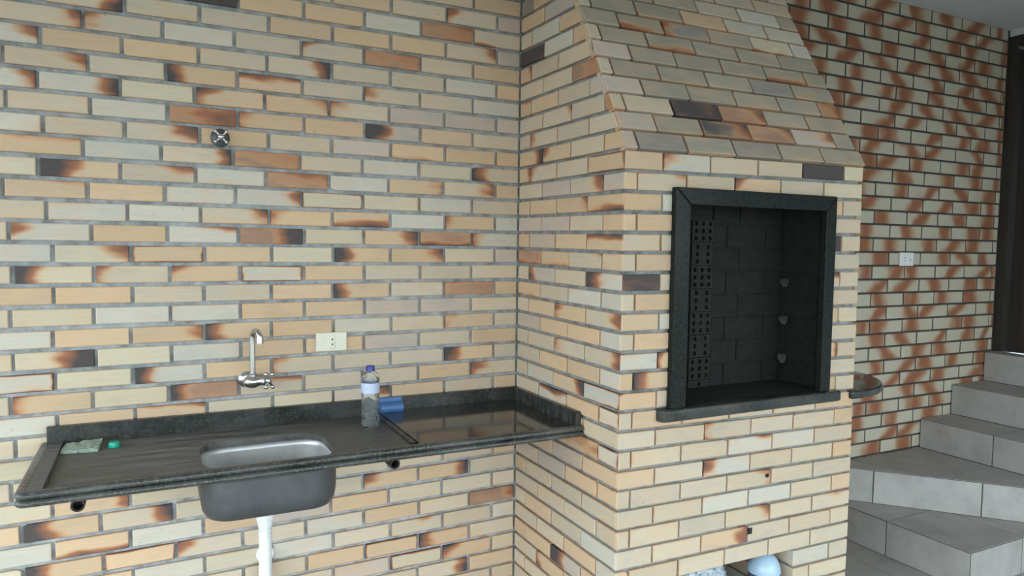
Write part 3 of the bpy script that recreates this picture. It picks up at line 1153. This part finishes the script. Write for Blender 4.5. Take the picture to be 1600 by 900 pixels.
def hollow_block(x0, x1, z0, z1, y, nx, nz, depth=0.03):
    mb = MB()
    cx, cz = (x1 - x0) / nx, (z1 - z0) / nz
    r = min(cx, cz) * 0.34
    for i in range(nx):
        for j in range(nz):
            a0, a1 = x0 + i * cx, x0 + (i + 1) * cx
            c0, c1 = z0 + j * cz, z0 + (j + 1) * cz
            mx, mz = (a0 + a1) / 2, (c0 + c1) / 2
            outer = [(a1, mz), (a1, c1), (mx, c1), (a0, c1), (a0, mz), (a0, c0), (mx, c0), (a1, c0)]
            inner = [(mx + r * math.cos(q * math.pi / 4), mz + r * math.sin(q * math.pi / 4)) for q in range(8)]
            vs = [(p[0], y, p[1]) for p in outer] + [(p[0], y, p[1]) for p in inner] + [(p[0], y + depth, p[1]) for p in inner]
            fs = []
            for q in range(8):
                w = (q + 1) % 8
                fs.append((q, 8 + q, 8 + w, w))
                fs.append((8 + q, 16 + q, 16 + w, 8 + w))
            fs.append(tuple(range(16, 24)))
            mb.add(vs, fs)
    mb.add([(x0, y, z0), (x1, y, z0), (x1, y, z1), (x0, y, z1), (x0, y + depth, z0), (x1, y + depth, z0), (x1, y + depth, z1), (x0, y + depth, z1)],
           [(0, 1, 5, 4), (1, 2, 6, 5), (2, 3, 7, 6), (3, 0, 4, 7)])
    return mb


part(hollow_block(0.478, 0.580, OZ0 + 0.002, OZ0 + 0.030, FB - 0.004, 1, 1, 0.02), 'hollow_block', M['soot_block'])
z = OZ0 + 0.033
for r in range(8):
    z1 = z + 0.083
    if z1 > OZ1:
        break
    part(hollow_block(0.478, 0.580, z, z1, FB - 0.006, 3 if r % 2 == 0 else 2, 3), 'hollow_block', M['soot_block'])
    z = z1 + 0.004

for hz in (-0.053, -0.202, -0.356):
    zc = hz + Z0
    mb = MB()
    path = [(0.948, -0.512, zc + 0.010), (0.930, -0.520, zc + 0.010), (0.916, -0.532, zc - 0.002), (0.910, -0.542, zc - 0.018)]
    hw = [0.017, 0.020, 0.022, 0.008]
    vs, fs = [], []
    for (x, y, zz), w in zip(path, hw):
        vs += [(x, y - w, zz), (x, y + w, zz), (x + 0.002, y + w, zz + 0.002), (x + 0.002, y - w, zz + 0.002)]
    for i in range(len(path) - 1):
        for q in range(4):
            w = (q + 1) % 4
            fs.append((i * 4 + q, i * 4 + w, i * 4 + 4 + w, i * 4 + 4 + q))
    fs += [(3, 2, 1, 0), (12, 13, 14, 15)]
    mb.add(vs, fs)
    o = part(mb, 'skewer_hook', M['hook'])

# --- half round stone shelf on the far side
mb = MB()
pts = [(W - 0.03, -0.735), (W + 0.02, -0.738)]
for i in range(21):
    a = math.radians(-88 + 176 * i / 20)
    pts.append((W + 0.02 + 0.375 * math.cos(a), -0.375 + 0.363 * math.sin(a)))
pts += [(W + 0.02, -0.01), (W - 0.03, -0.01)]
mb.prism(pts, 'z', 0.912, 0.944)
part(mb, 'side_shelf', M['granite_polished'], bevel=0.010, seg=3, smooth=True)

# --- marks on the front bricks
part(MB().box(0.576, 0.593, -D - 0.002, -D + 0.004, 0.463, 0.486), 'dark_patch', M['iron'])
part(MB().lathe([(0.001, 0), (0.006, 0.001), (0.008, 0.006)], 10, (0.656, -D + 0.001, 0.668), (0, -1, 0)), 'rusty_plug', M['iron'], smooth=True)

# ------------------------------------------------------------------ stone counter
CX0, CY0 = -1.632, -0.520
ct = thing('sink_counter', 'long dark granite counter with raised rims along the brick wall', 'counter', (-0.8, -0.26, 0.83))
CO = ct.location
ZB, ZWET, ZRIM, ZDRY, ZBS = Z0 - 0.578, Z0 - 0.552, Z0 - 0.539, Z0 - 0.543, Z0 - 0.494


def cpart(mb, name, mat, **kw):
    mb.v = [tuple(Vector(v) - CO) for v in mb.v]
    return mb.build(name, mat, ct, **kw)


def rrect(cx, cy, hx, hy, r, n=8):
    out = []
    for qx, qy, a0 in ((1, 1, 0), (-1, 1, 90), (-1, -1, 180), (1, -1, 270)):
        for i in range(n + 1):
            a = math.radians(a0 + 90 * i / n)
            out.append((cx + qx * (hx - r) + r * math.cos(a), cy + qy * (hy - r) + r * math.sin(a)))
    return out


SKX, SKY, SHX, SHY, SR = -1.018, -0.324, 0.185, 0.153, 0.085
RIMZ = ZWET - 0.020           # underside of the wet slab, where the bowl hangs
inner = rrect(SKX, SKY, SHX, SHY, SR)
wx0, wx1, wy0, wy1 = -1.572, -0.583, -0.4978, -0.0205


def on_rect(p):
    dx, dy = p[0] - SKX, p[1] - SKY
    ts = []
    if dx > 1e-9:
        ts.append((wx1 - SKX) / dx)
    if dx < -1e-9:
        ts.append((wx0 - SKX) / dx)
    if dy > 1e-9:
        ts.append((wy1 - SKY) / dy)
    if dy < -1e-9:
        ts.append((wy0 - SKY) / dy)
    t = min(ts)
    return (SKX + dx * t, SKY + dy * t)


outer = [on_rect(p) for p in inner]
# pull the nearest outer points onto the four corners
for cx, cy in ((wx1, wy1), (wx0, wy1), (wx0, wy0), (wx1, wy0)):
    i = min(range(len(outer)), key=lambda q: (outer[q][0] - cx) ** 2 + (outer[q][1] - cy) ** 2)
    outer[i] = (cx, cy)
n = len(inner)
mb = MB()
vs = [(x, y, ZWET) for x, y in outer] + [(x, y, ZWET) for x, y in inner] + [(x, y, RIMZ + 0.0005) for x, y in inner] + [(x, y, RIMZ + 0.0005) for x, y in outer]
fs = []
for r in range(4):
    for i in range(n):
        j = (i + 1) % n
        fs.append((r * n + i, r * n + j, ((r + 1) % 4) * n + j, ((r + 1) % 4) * n + i))
mb.add(vs, fs)
cpart(mb, 'wet_slab', M['granite_dust_sheen'], smooth=True, angle=25)
cpart(MB().box(-0.582, -0.001, wy0, wy1, ZB, ZDRY), 'dry_slab', M['granite_polished'], bevel=0.0025, seg=2)
cpart(MB().box(-0.600, -0.5835, wy0 + 0.045, wy1 - 0.03, ZWET - 0.003, ZRIM - 0.006), 'dividing_ridge', M['granite'], bevel=0.004, seg=3, smooth=True)


def nosing(path, name, mat):
    """path of (x, y, outward x, outward y); the bead profile follows it"""
    hgt = ZRIM - ZB
    r = hgt / 4
    prof = [(0.022, ZB)]
    for c in (ZB + r, ZRIM - r):
        for i in range(9):
            a = math.radians(-90 + 180 * i / 8)
            prof.append((r - 1.15 * r * math.cos(a) + 0.15 * r, c + r * math.sin(a)))
    prof.append((0.022, ZRIM))
    m_ = len(prof)
    vs, fs = [], []
    for x, y, ox, oy in path:
        vs += [(x - ox * d, y - oy * d, z) for d, z in prof]
    for q in range(len(path) - 1):
        for i in range(m_):
            j = (i + 1) % m_
            fs.append((q * m_ + i, q * m_ + j, (q + 1) * m_ + j, (q + 1) * m_ + i))
    fs.append(tuple(range(m_ - 1, -1, -1)))
    fs.append(tuple((len(path) - 1) * m_ + i for i in range(m_)))
    return cpart(MB().add(vs, fs), name, mat, smooth=True, angle=50)


RC = 0.024
pth = [(CX0, -0.021, -1, 0), (CX0, CY0 + RC, -1, 0)]
for i in range(1, 7):
    a = math.radians(180 + 90 * i / 6)
    pth.append((CX0 + RC + RC * math.cos(a), CY0 + RC + RC * math.sin(a), math.cos(a), math.sin(a)))
pth.append((-0.577, CY0, 0, -1))
nosing(pth, 'front_nosing', M['granite_edge'])
nosing([(-0.5755, CY0, 0, -1), (-0.002, CY0, 0, -1)], 'front_nosing', M['granite_edge'])
cpart(MB().box(CX0 + 0.0222, -1.5725, -0.4978, -0.0208, ZB, ZRIM), 'end_rim', M['granite_dust_sheen'], bevel=0.002)
cpart(MB().box(-1.616, -0.0005, -0.0205, -0.0008, ZB, ZBS), 'backsplash', M['granite'], bevel=0.002)
cpart(MB().prism([(-0.0208, ZB), (-0.487, ZB), (-0.500, ZRIM + 0.002), (-0.500, ZBS - 0.006), (-0.494, ZBS), (-0.0208, ZBS)], 'x', -0.021, -0.0015), 'side_splash', M['granite'], bevel=0.0015, seg=1)

# support bars under the slab
for i, (x, lab) in enumerate(((-1.499, 'black round iron bar under the left end of the granite counter'), (-0.667, 'black round iron bar under the granite counter right of the sink'))):
    mb = MB()
    rr = 0.0165
    mb.lathe([(rr * 0.72, 0.04), (rr * 0.72, 0.0), (rr, 0.0), (rr, 0.492)], 18, (x, -0.492, ZB - rr - 0.0005), (0, 1, 0), cap=False)
    mb.lathe([(rr * 0.72, 0.04), (0.0005, 0.0401)], 18, (x, -0.492, ZB - rr - 0.0005), (0, 1, 0), cap=False)
    o = mb.build('support_bar', M['iron'], None, smooth=True)
    tag(o, lab, 'support bar', 'bars carrying the counter')

# ------------------------------------------------------------------ sink, drain hose
sk = thing('sink', 'stainless steel sink bowl set under the granite counter', 'sink', (SKX, SKY, RIMZ - 0.13))
levels = [(0.012, 0.0, SR), (0.006, 0.0, SR), (0.005, -0.02, SR), (0.004, -0.085, SR), (0.000, -0.108, SR), (-0.012, -0.124, SR - 0.008), (-0.032, -0.131, SR - 0.018), (-0.07, -0.133, 0.045), (-0.10, -0.134, 0.018)]
vs, fs = [], []
for gx, dz, r in levels:
    vs += [(x - SKX, y - SKY, dz * 1.045 + 0.13 - 0.0008) for x, y in rrect(SKX, SKY, SHX + gx, SHY + gx, max(0.008, r + gx * 0.5))]
n = len(inner)
for j in range(len(levels) - 1):
    for i in range(n):
        k = (i + 1) % n
        fs.append((j * n + i, j * n + k, (j + 1) * n + k, (j + 1) * n + i))
fs.append(tuple((len(levels) - 1) * n + i for i in range(n)))
me = mesh_from('bowl', vs, fs, True)
bm = bmesh.new()
bm.from_mesh(me)
bmesh.ops.recalc_face_normals(bm, faces=bm.faces)
bm.to_mesh(me)
bm.free()
me.materials.append(M['steel'])
bowl = obj('bowl', me, None, sk)
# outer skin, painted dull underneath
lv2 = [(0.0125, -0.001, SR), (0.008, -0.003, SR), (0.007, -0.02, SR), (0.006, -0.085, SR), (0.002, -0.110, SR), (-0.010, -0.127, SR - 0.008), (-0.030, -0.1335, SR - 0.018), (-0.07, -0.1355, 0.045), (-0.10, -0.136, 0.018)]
vs = []
for gx, dz, r in lv2:
    vs += [(x - SKX, y - SKY, dz * 1.045 + 0.13 - 0.0008) for x, y in rrect(SKX, SKY, SHX + gx, SHY + gx, max(0.008, r + gx * 0.5))]
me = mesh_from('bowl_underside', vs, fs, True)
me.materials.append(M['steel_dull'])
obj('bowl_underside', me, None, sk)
DX, DY = -1.027, -0.345
mb = MB().lathe([(0.022, 0.0), (0.026, -0.004), (0.026, -0.016), (0.020, -0.020)], 22, (DX - SKX, DY - SKY, -0.011))
mb.build('drain_fitting', M['iron'], sk, smooth=True)
mb = MB().lathe([(0.030, 0.0), (0.030, 0.002), (0.018, 0.003), (0.0005, 0.001)], 22, (DX - SKX, DY - SKY, -0.0098), cap=False)
mb.build('strainer', M['steel'], sk, smooth=True)

hs = thing('drain_hose', 'white corrugated drain hose hanging below the sink', 'hose', (DX, DY, 0.25))
zt = RIMZ - 0.145 - 0.012
mb = MB().lathe([(0.0272, 0.0), (0.0285, 0.0), (0.0285, -0.012), (0.0275, -0.014), (0.0275, -0.022), (0.0215, -0.044), (0.0205, -0.052)], 24, (0, 0, zt - 0.25), cap=False)
mb.build('hose_collar', M['white_plastic'], hs, smooth=True, angle=60)
mb = MB()
path, rad = [], []
ctrl = [(0, 0, zt - 0.045), (0.000, 0, zt - 0.15), (-0.002, 0.005, zt - 0.30), (0.010, 0.06, zt - 0.41), (0.035, 0.17, zt - 0.45), (0.045, 0.27, zt - 0.40), (0.042, 0.315, zt - 0.33), (0.04, 0.341, zt - 0.285)]


def catmull(P, t):
    n = len(P) - 1
    i = min(int(t * n), n - 1)
    u = t * n - i
    p0, p1, p2, p3 = (Vector(P[max(0, min(n, i + q))]) for q in (-1, 0, 1, 2))
    return 0.5 * ((2 * p1) + (p2 - p0) * u + (2 * p0 - 5 * p1 + 4 * p2 - p3) * u * u + (3 * p1 - p0 - 3 * p2 + p3) * u ** 3)


NS = 360
for i in range(NS + 1):
    p = catmull(ctrl, i / NS)
    path.append((p.x, p.y, p.z - 0.25))
    rad.append(0.0188 + 0.0013 * math.sin(i * 2 * math.pi / 4))
mb.sweep(path, rad, 16)
mb.build('corrugated_tube', M['white_plastic'], hs, smooth=True, angle=70)
o = MB().lathe([(0.018, 0.001), (0.031, 0.001), (0.031, 0.006), (0.028, 0.011), (0.024, 0.013), (0.021, 0.013)], 26, (DX + 0.045, 0.0, zt - 0.285), (0, -1, 0), cap=False).build('pipe_flange', M['white_plastic'], None, smooth=True)
tag(o, 'white plastic flange on the brick wall behind the drain hose', 'pipe flange')

# ------------------------------------------------------------------ faucet and valve
FX, FZ = -1.037, Z0 - 0.392
fc = thing('faucet', 'chrome wall faucet with tall swan neck spout and cross handle', 'faucet', (FX, 0, FZ))
MB().lathe([(0.0005, 0.0), (0.028, 0.0), (0.028, 0.004), (0.022, 0.010), (0.014, 0.013)], 26, (0, -0.0005, 0), (0, -1, 0)).build('wall_flange', M['chrome'], fc, smooth=True)
mb = MB()
mb.sweep([(0, -0.008, 0), (0.001, -0.03, 0), (0.004, -0.052, 0)], [0.0125, 0.0125, 0.0125], 18)
mb.lathe([(0.004, -0.026), (0.016, -0.024), (0.021, -0.010), (0.021, 0.012), (0.016, 0.020), (0.014, 0.034), (0.015, 0.044), (0.009, 0.050)], 20, (0.010, -0.056, 0), (0.80, -0.60, 0.12))
mb.build('valve_body', M['chrome'], fc, smooth=True)
mb = MB()
bx, by = 0.012, -0.056
mb.lathe([(0.0135, 0.012), (0.0145, 0.018), (0.0145, 0.026), (0.011, 0.030)], 18, (bx, by, 0))
mb.build('spout_nut', M['chrome'], fc, smooth=True)
pth = [(bx, by, 0.016 + 0.134 * i / 5) for i in range(6)]
for i in range(1, 15):
    a = math.radians(180 * i / 14)
    rr = 0.024
    c = rr * (1 - math.cos(a))
    pth.append((bx + 0.34 * c, by - 0.94 * c, 0.150 + rr * math.sin(a)))
pth.append((pth[-1][0] + 0.001, pth[-1][1] - 0.001, 0.150 - 0.012))
mb = MB().sweep(pth, [0.0095] * len(pth), 16)
tip = Vector(pth[-1])
mb.lathe([(0.0096, 0.026), (0.0125, 0.014), (0.0125, -0.004), (0.0095, -0.004), (0.0094, 0.004), (0.0005, 0.004)], 18, tip, cap=False)
mb.build('spout', M['chrome'], fc, smooth=True)


def cross_handle(parent, c, axis, arm, rr, spin, name='cross_handle'):
    ax = Vector(axis).normalized()
    t = Vector((0, 0, 1))
    e1 = (t - ax * t.dot(ax)).normalized()
    e2 = ax.cross(e1)
    mb = MB()
    mb.lathe([(rr * 1.5, -0.008), (rr * 2.2, -0.002), (rr * 2.2, 0.006), (rr * 1.2, 0.010), (0.0005, 0.0105)], 16, c, ax)
    c = Vector(c)
    for q in range(4):
        a = spin + q * math.pi / 2
        d = e1 * math.cos(a) + e2 * math.sin(a)
        mb.sweep([c + d * 0.004 + ax * 0.002, c + d * arm * 0.6 + ax * 0.002, c + d * arm + ax * 0.003], [rr * 0.9, rr * 0.75, rr * 0.8], 10)
        prof = [(rr * 1.35 * math.sin(math.pi * i / 8) + 0.0001, -rr * 1.35 * math.cos(math.pi * i / 8)) for i in range(9)]
        mb.lathe(prof, 10, c + d * (arm + rr * 0.8) + ax * 0.003, d)
    return mb.build(name, M['chrome'], parent, smooth=True, angle=60)


ha = Vector((0.80, -0.60, 0.12)).normalized()
cross_handle(fc, tuple(Vector((0.010, -0.056, 0)) + ha * 0.060), ha, 0.025, 0.0056, 0.62)

VX, VZ = -1.114, Z0 + 0.419
vl = thing('wall_valve', 'chrome cross handled valve high on the pale brick wall', 'valve', (VX, 0, VZ))
MB().lathe([(0.0005, 0), (0.030, 0.0), (0.030, 0.004), (0.024, 0.012), (0.014, 0.016), (0.012, 0.030)], 26, (0, -0.0005, 0), (0, -1, 0)).build('wall_flange', M['steel_dull'], vl, smooth=True)
cross_handle(vl, (0, -0.036, 0), (0, -1, 0), 0.020, 0.0045, math.radians(45))


# ------------------------------------------------------------------ sockets
def socket(name, label, x0, x1, z0, z1, mods, mat, group=None):
    xc, zc = (x0 + x1) / 2, (z0 + z1) / 2
    t = thing(name, label, 'socket', (xc, 0, zc), group)
    w, h = (x1 - x0) / 2, (z1 - z0) / 2
    MB().box(-w, w, -0.012, -0.001, -h, h).build('cover_plate', M[mat], t, bevel=0.003, seg=2)
    for (mx, mw, mh, pins) in mods:
        o = MB().box(mx - mw, mx + mw, -0.0145, -0.0115, -mh, mh).build('socket_module', M[mat], t, bevel=0.001, seg=1)
        for px, pz in pins:
            mb = MB().lathe([(0.003, 0.0), (0.003, 0.001)], 10, (px, -0.0146, pz), (0, -1, 0))
            mb.build('pin_hole', M['dark_slot'], o)
    for sx in (-w * 0.86, w * 0.86):
        MB().lathe([(0.0022, 0), (0.0018, 0.0008)], 10, (sx, -0.0119, 0), (0, -1, 0)).build('cover_screw', M['steel'], t)
    return t


socket('wall_socket', 'cream two pin socket on the brick wall above the counter', -0.806, -0.697, Z0 - 0.309, Z0 - 0.242, [(0.0, 0.012, 0.024, [(0.002, 0.0085), (0.002, -0.0085)])], 'cream_plastic', 'wall sockets')
socket('wall_socket', 'small white socket on the spotted brick wall before the stairs', 2.375, 2.492, Z0 - 0.008, Z0 + 0.066, [(-0.022, 0.016, 0.024, [(-0.022, 0.008), (-0.022, -0.008)]), (0.026, 0.016, 0.024, [(0.026, 0.0), (0.026, -0.010)])], 'white_plastic', 'wall sockets')

# ------------------------------------------------------------------ things on the counter
BX, BY = -0.656, -0.178
bt = thing('water_bottle', 'clear plastic water bottle with blue cap standing on the counter', 'bottle', (BX, BY, ZWET))
prof = [(0.0005, 0.004), (0.018, 0.001), (0.027, 0.0), (0.031, 0.006), (0.0315, 0.02), (0.0305, 0.035), (0.0315, 0.05), (0.0303, 0.065), (0.0315, 0.08), (0.0305, 0.095), (0.0312, 0.11), (0.0308, 0.118), (0.0308, 0.155), (0.0310, 0.160), (0.0300, 0.168), (0.026, 0.181), (0.019, 0.190), (0.0135, 0.194), (0.0125, 0.197), (0.0125, 0.206)]
inner_p = [(max(0.0004, r - 0.0011), z + (0.0012 if i < 3 else 0)) for i, (r, z) in enumerate(prof)]
mb = MB().lathe(prof + inner_p[::-1], 32, cap=False)
mb.build('bottle_body', M['pet'], bt, smooth=True)
MB().lathe([(0.0315, 0.119), (0.0317, 0.119), (0.0317, 0.156), (0.0315, 0.156)], 32, cap=False).build('bottle_label', M['label'], bt, smooth=True)
MB().lathe([(0.0319, 0.1535), (0.0319, 0.1565)], 32, cap=False).build('label_stripe', M['label_dark'], bt, smooth=True)
cap = [(0.0005, 0.211), (0.0125, 0.211), (0.0142, 0.2095), (0.0146, 0.203), (0.0146, 0.197), (0.0150, 0.196), (0.0150, 0.193), (0.0140, 0.193)]
MB().lathe(cap, 28, cap=False).build('cap', M['blue_cap'], bt, smooth=True)

# blue plastic tray leaning by the splash
mb = MB()
x0, x1 = -0.592, -0.494
zz = ZDRY
prof = [(-0.050, zz), (-0.0225, zz), (-0.0225, zz + 0.052), (-0.027, zz + 0.052), (-0.031, zz + 0.036), (-0.040, zz + 0.033), (-0.050, zz + 0.026), (-0.053, zz + 0.012)]
x0 = -0.5805
mb.prism(prof, 'x', x0, x1)
o = mb.build('soap_tray', M['blue'], None, bevel=0.002, seg=2)
tag(o, 'blue plastic tray standing against the backsplash behind the bottle', 'tray')

# teal bottle cap
o = MB().lathe([(0.0005, 0.0145), (0.0130, 0.0145), (0.0145, 0.012), (0.0152, 0.004), (0.0168, 0.0035), (0.0168, 0.0002), (0.012, 0.0)], 24, (-1.433, -0.105, ZWET), cap=False)
o = o.build('bottle_cap', M['teal'], None, smooth=True)
tag(o, 'teal green plastic cap lying on the counter near the left end', 'cap')

# pale green pad in the corner
mb = MB()
nx, ny = 14, 10
px0, px1, py0, py1 = -1.567, -1.470, -0.135, -0.040
vs, fs = [], []
for j in range(ny + 1):
    for i in range(nx + 1):
        u, v = i / nx, j / ny
        x = px0 + (px1 - px0) * u + 0.006 * (v - 0.5)
        y = py0 + (py1 - py0) * v - 0.012 * u * (1 - v)
        edge = min(u, 1 - u, v, 1 - v)
        z = ZWET + 0.009 + 0.0035 * noise.noise(Vector((x * 60, y * 60, 0))) + 0.004 * u
        vs.append((x, y, z))
nn = len(vs)
vs += [(x, y, ZWET + 0.0004) for x, y, z in vs]
w_ = nx + 1
for j in range(ny):
    for i in range(nx):
        a = j * w_ + i
        fs.append((a, a + 1, a + w_ + 1, a + w_))
        fs.append((nn + a, nn + a + w_, nn + a + w_ + 1, nn + a + 1))
ring = [i for i in range(nx)] + [j * w_ + nx for j in range(ny)] + [ny * w_ + i for i in range(nx, 0, -1)] + [j * w_ for j in range(ny, 0, -1)]
for q in range(len(ring)):
    a, b = ring[q], ring[(q + 1) % len(ring)]
    fs.append((a, nn + a, nn + b, b))
mb.add(vs, fs)
o = mb.build('scouring_pad', M['pad'], None)
tag(o, 'flat pale green speckled pad in the left corner of the counter', 'pad')

# ------------------------------------------------------------------ things in the log store
bm = bmesh.new()
bmesh.ops.create_icosphere(bm, subdivisions=5, radius=1.0)
for v in bm.verts:
    d = v.co.normalized()
    q = 0.16 * abs(noise.noise(d * 2.3 + Vector((3, 1, 7)))) + 0.13 * abs(noise.noise(d * 5.1)) + 0.07 * abs(noise.noise(d * 11.0))
    s = 0.86 + q
    v.co = Vector((d.x * 0.145 * s, d.y * 0.12 * s, d.z * 0.155 * s))
zmin = min(v.co.z for v in bm.verts)
for v in bm.verts:
    if v.co.z < zmin + 0.03:
        v.co.z = zmin + 0.002 * (v.co.z - zmin)
    v.co.z -= zmin
me = bpy.data.meshes.new('plastic_bag')
bm.to_mesh(me)
bm.free()
o = obj('plastic_bag', me, M['bag'], None, (0.56, -0.47, 0.0))
tag(o, 'crumpled pale plastic bag inside the opening below the barbecue', 'bag')

jg = thing('plastic_jug', 'pale blue plastic jug with a domed top inside the lower opening', 'jug', (0.735, -0.650, 0))
jp = [(0.0005, 0.0), (0.055, 0.0), (0.058, 0.01), (0.058, 0.262), (0.055, 0.266)]
MB().lathe(jp, 28, cap=False).build('jug_body', M['jug_dark'], jg, smooth=True)
jp = [(0.0555, 0.266), (0.0605, 0.268), (0.0615, 0.276), (0.058, 0.294), (0.049, 0.315), (0.036, 0.331), (0.020, 0.340), (0.0005, 0.342)]
MB().lathe(jp, 28, cap=False).build('jug_dome', M['jug'], jg, smooth=True)
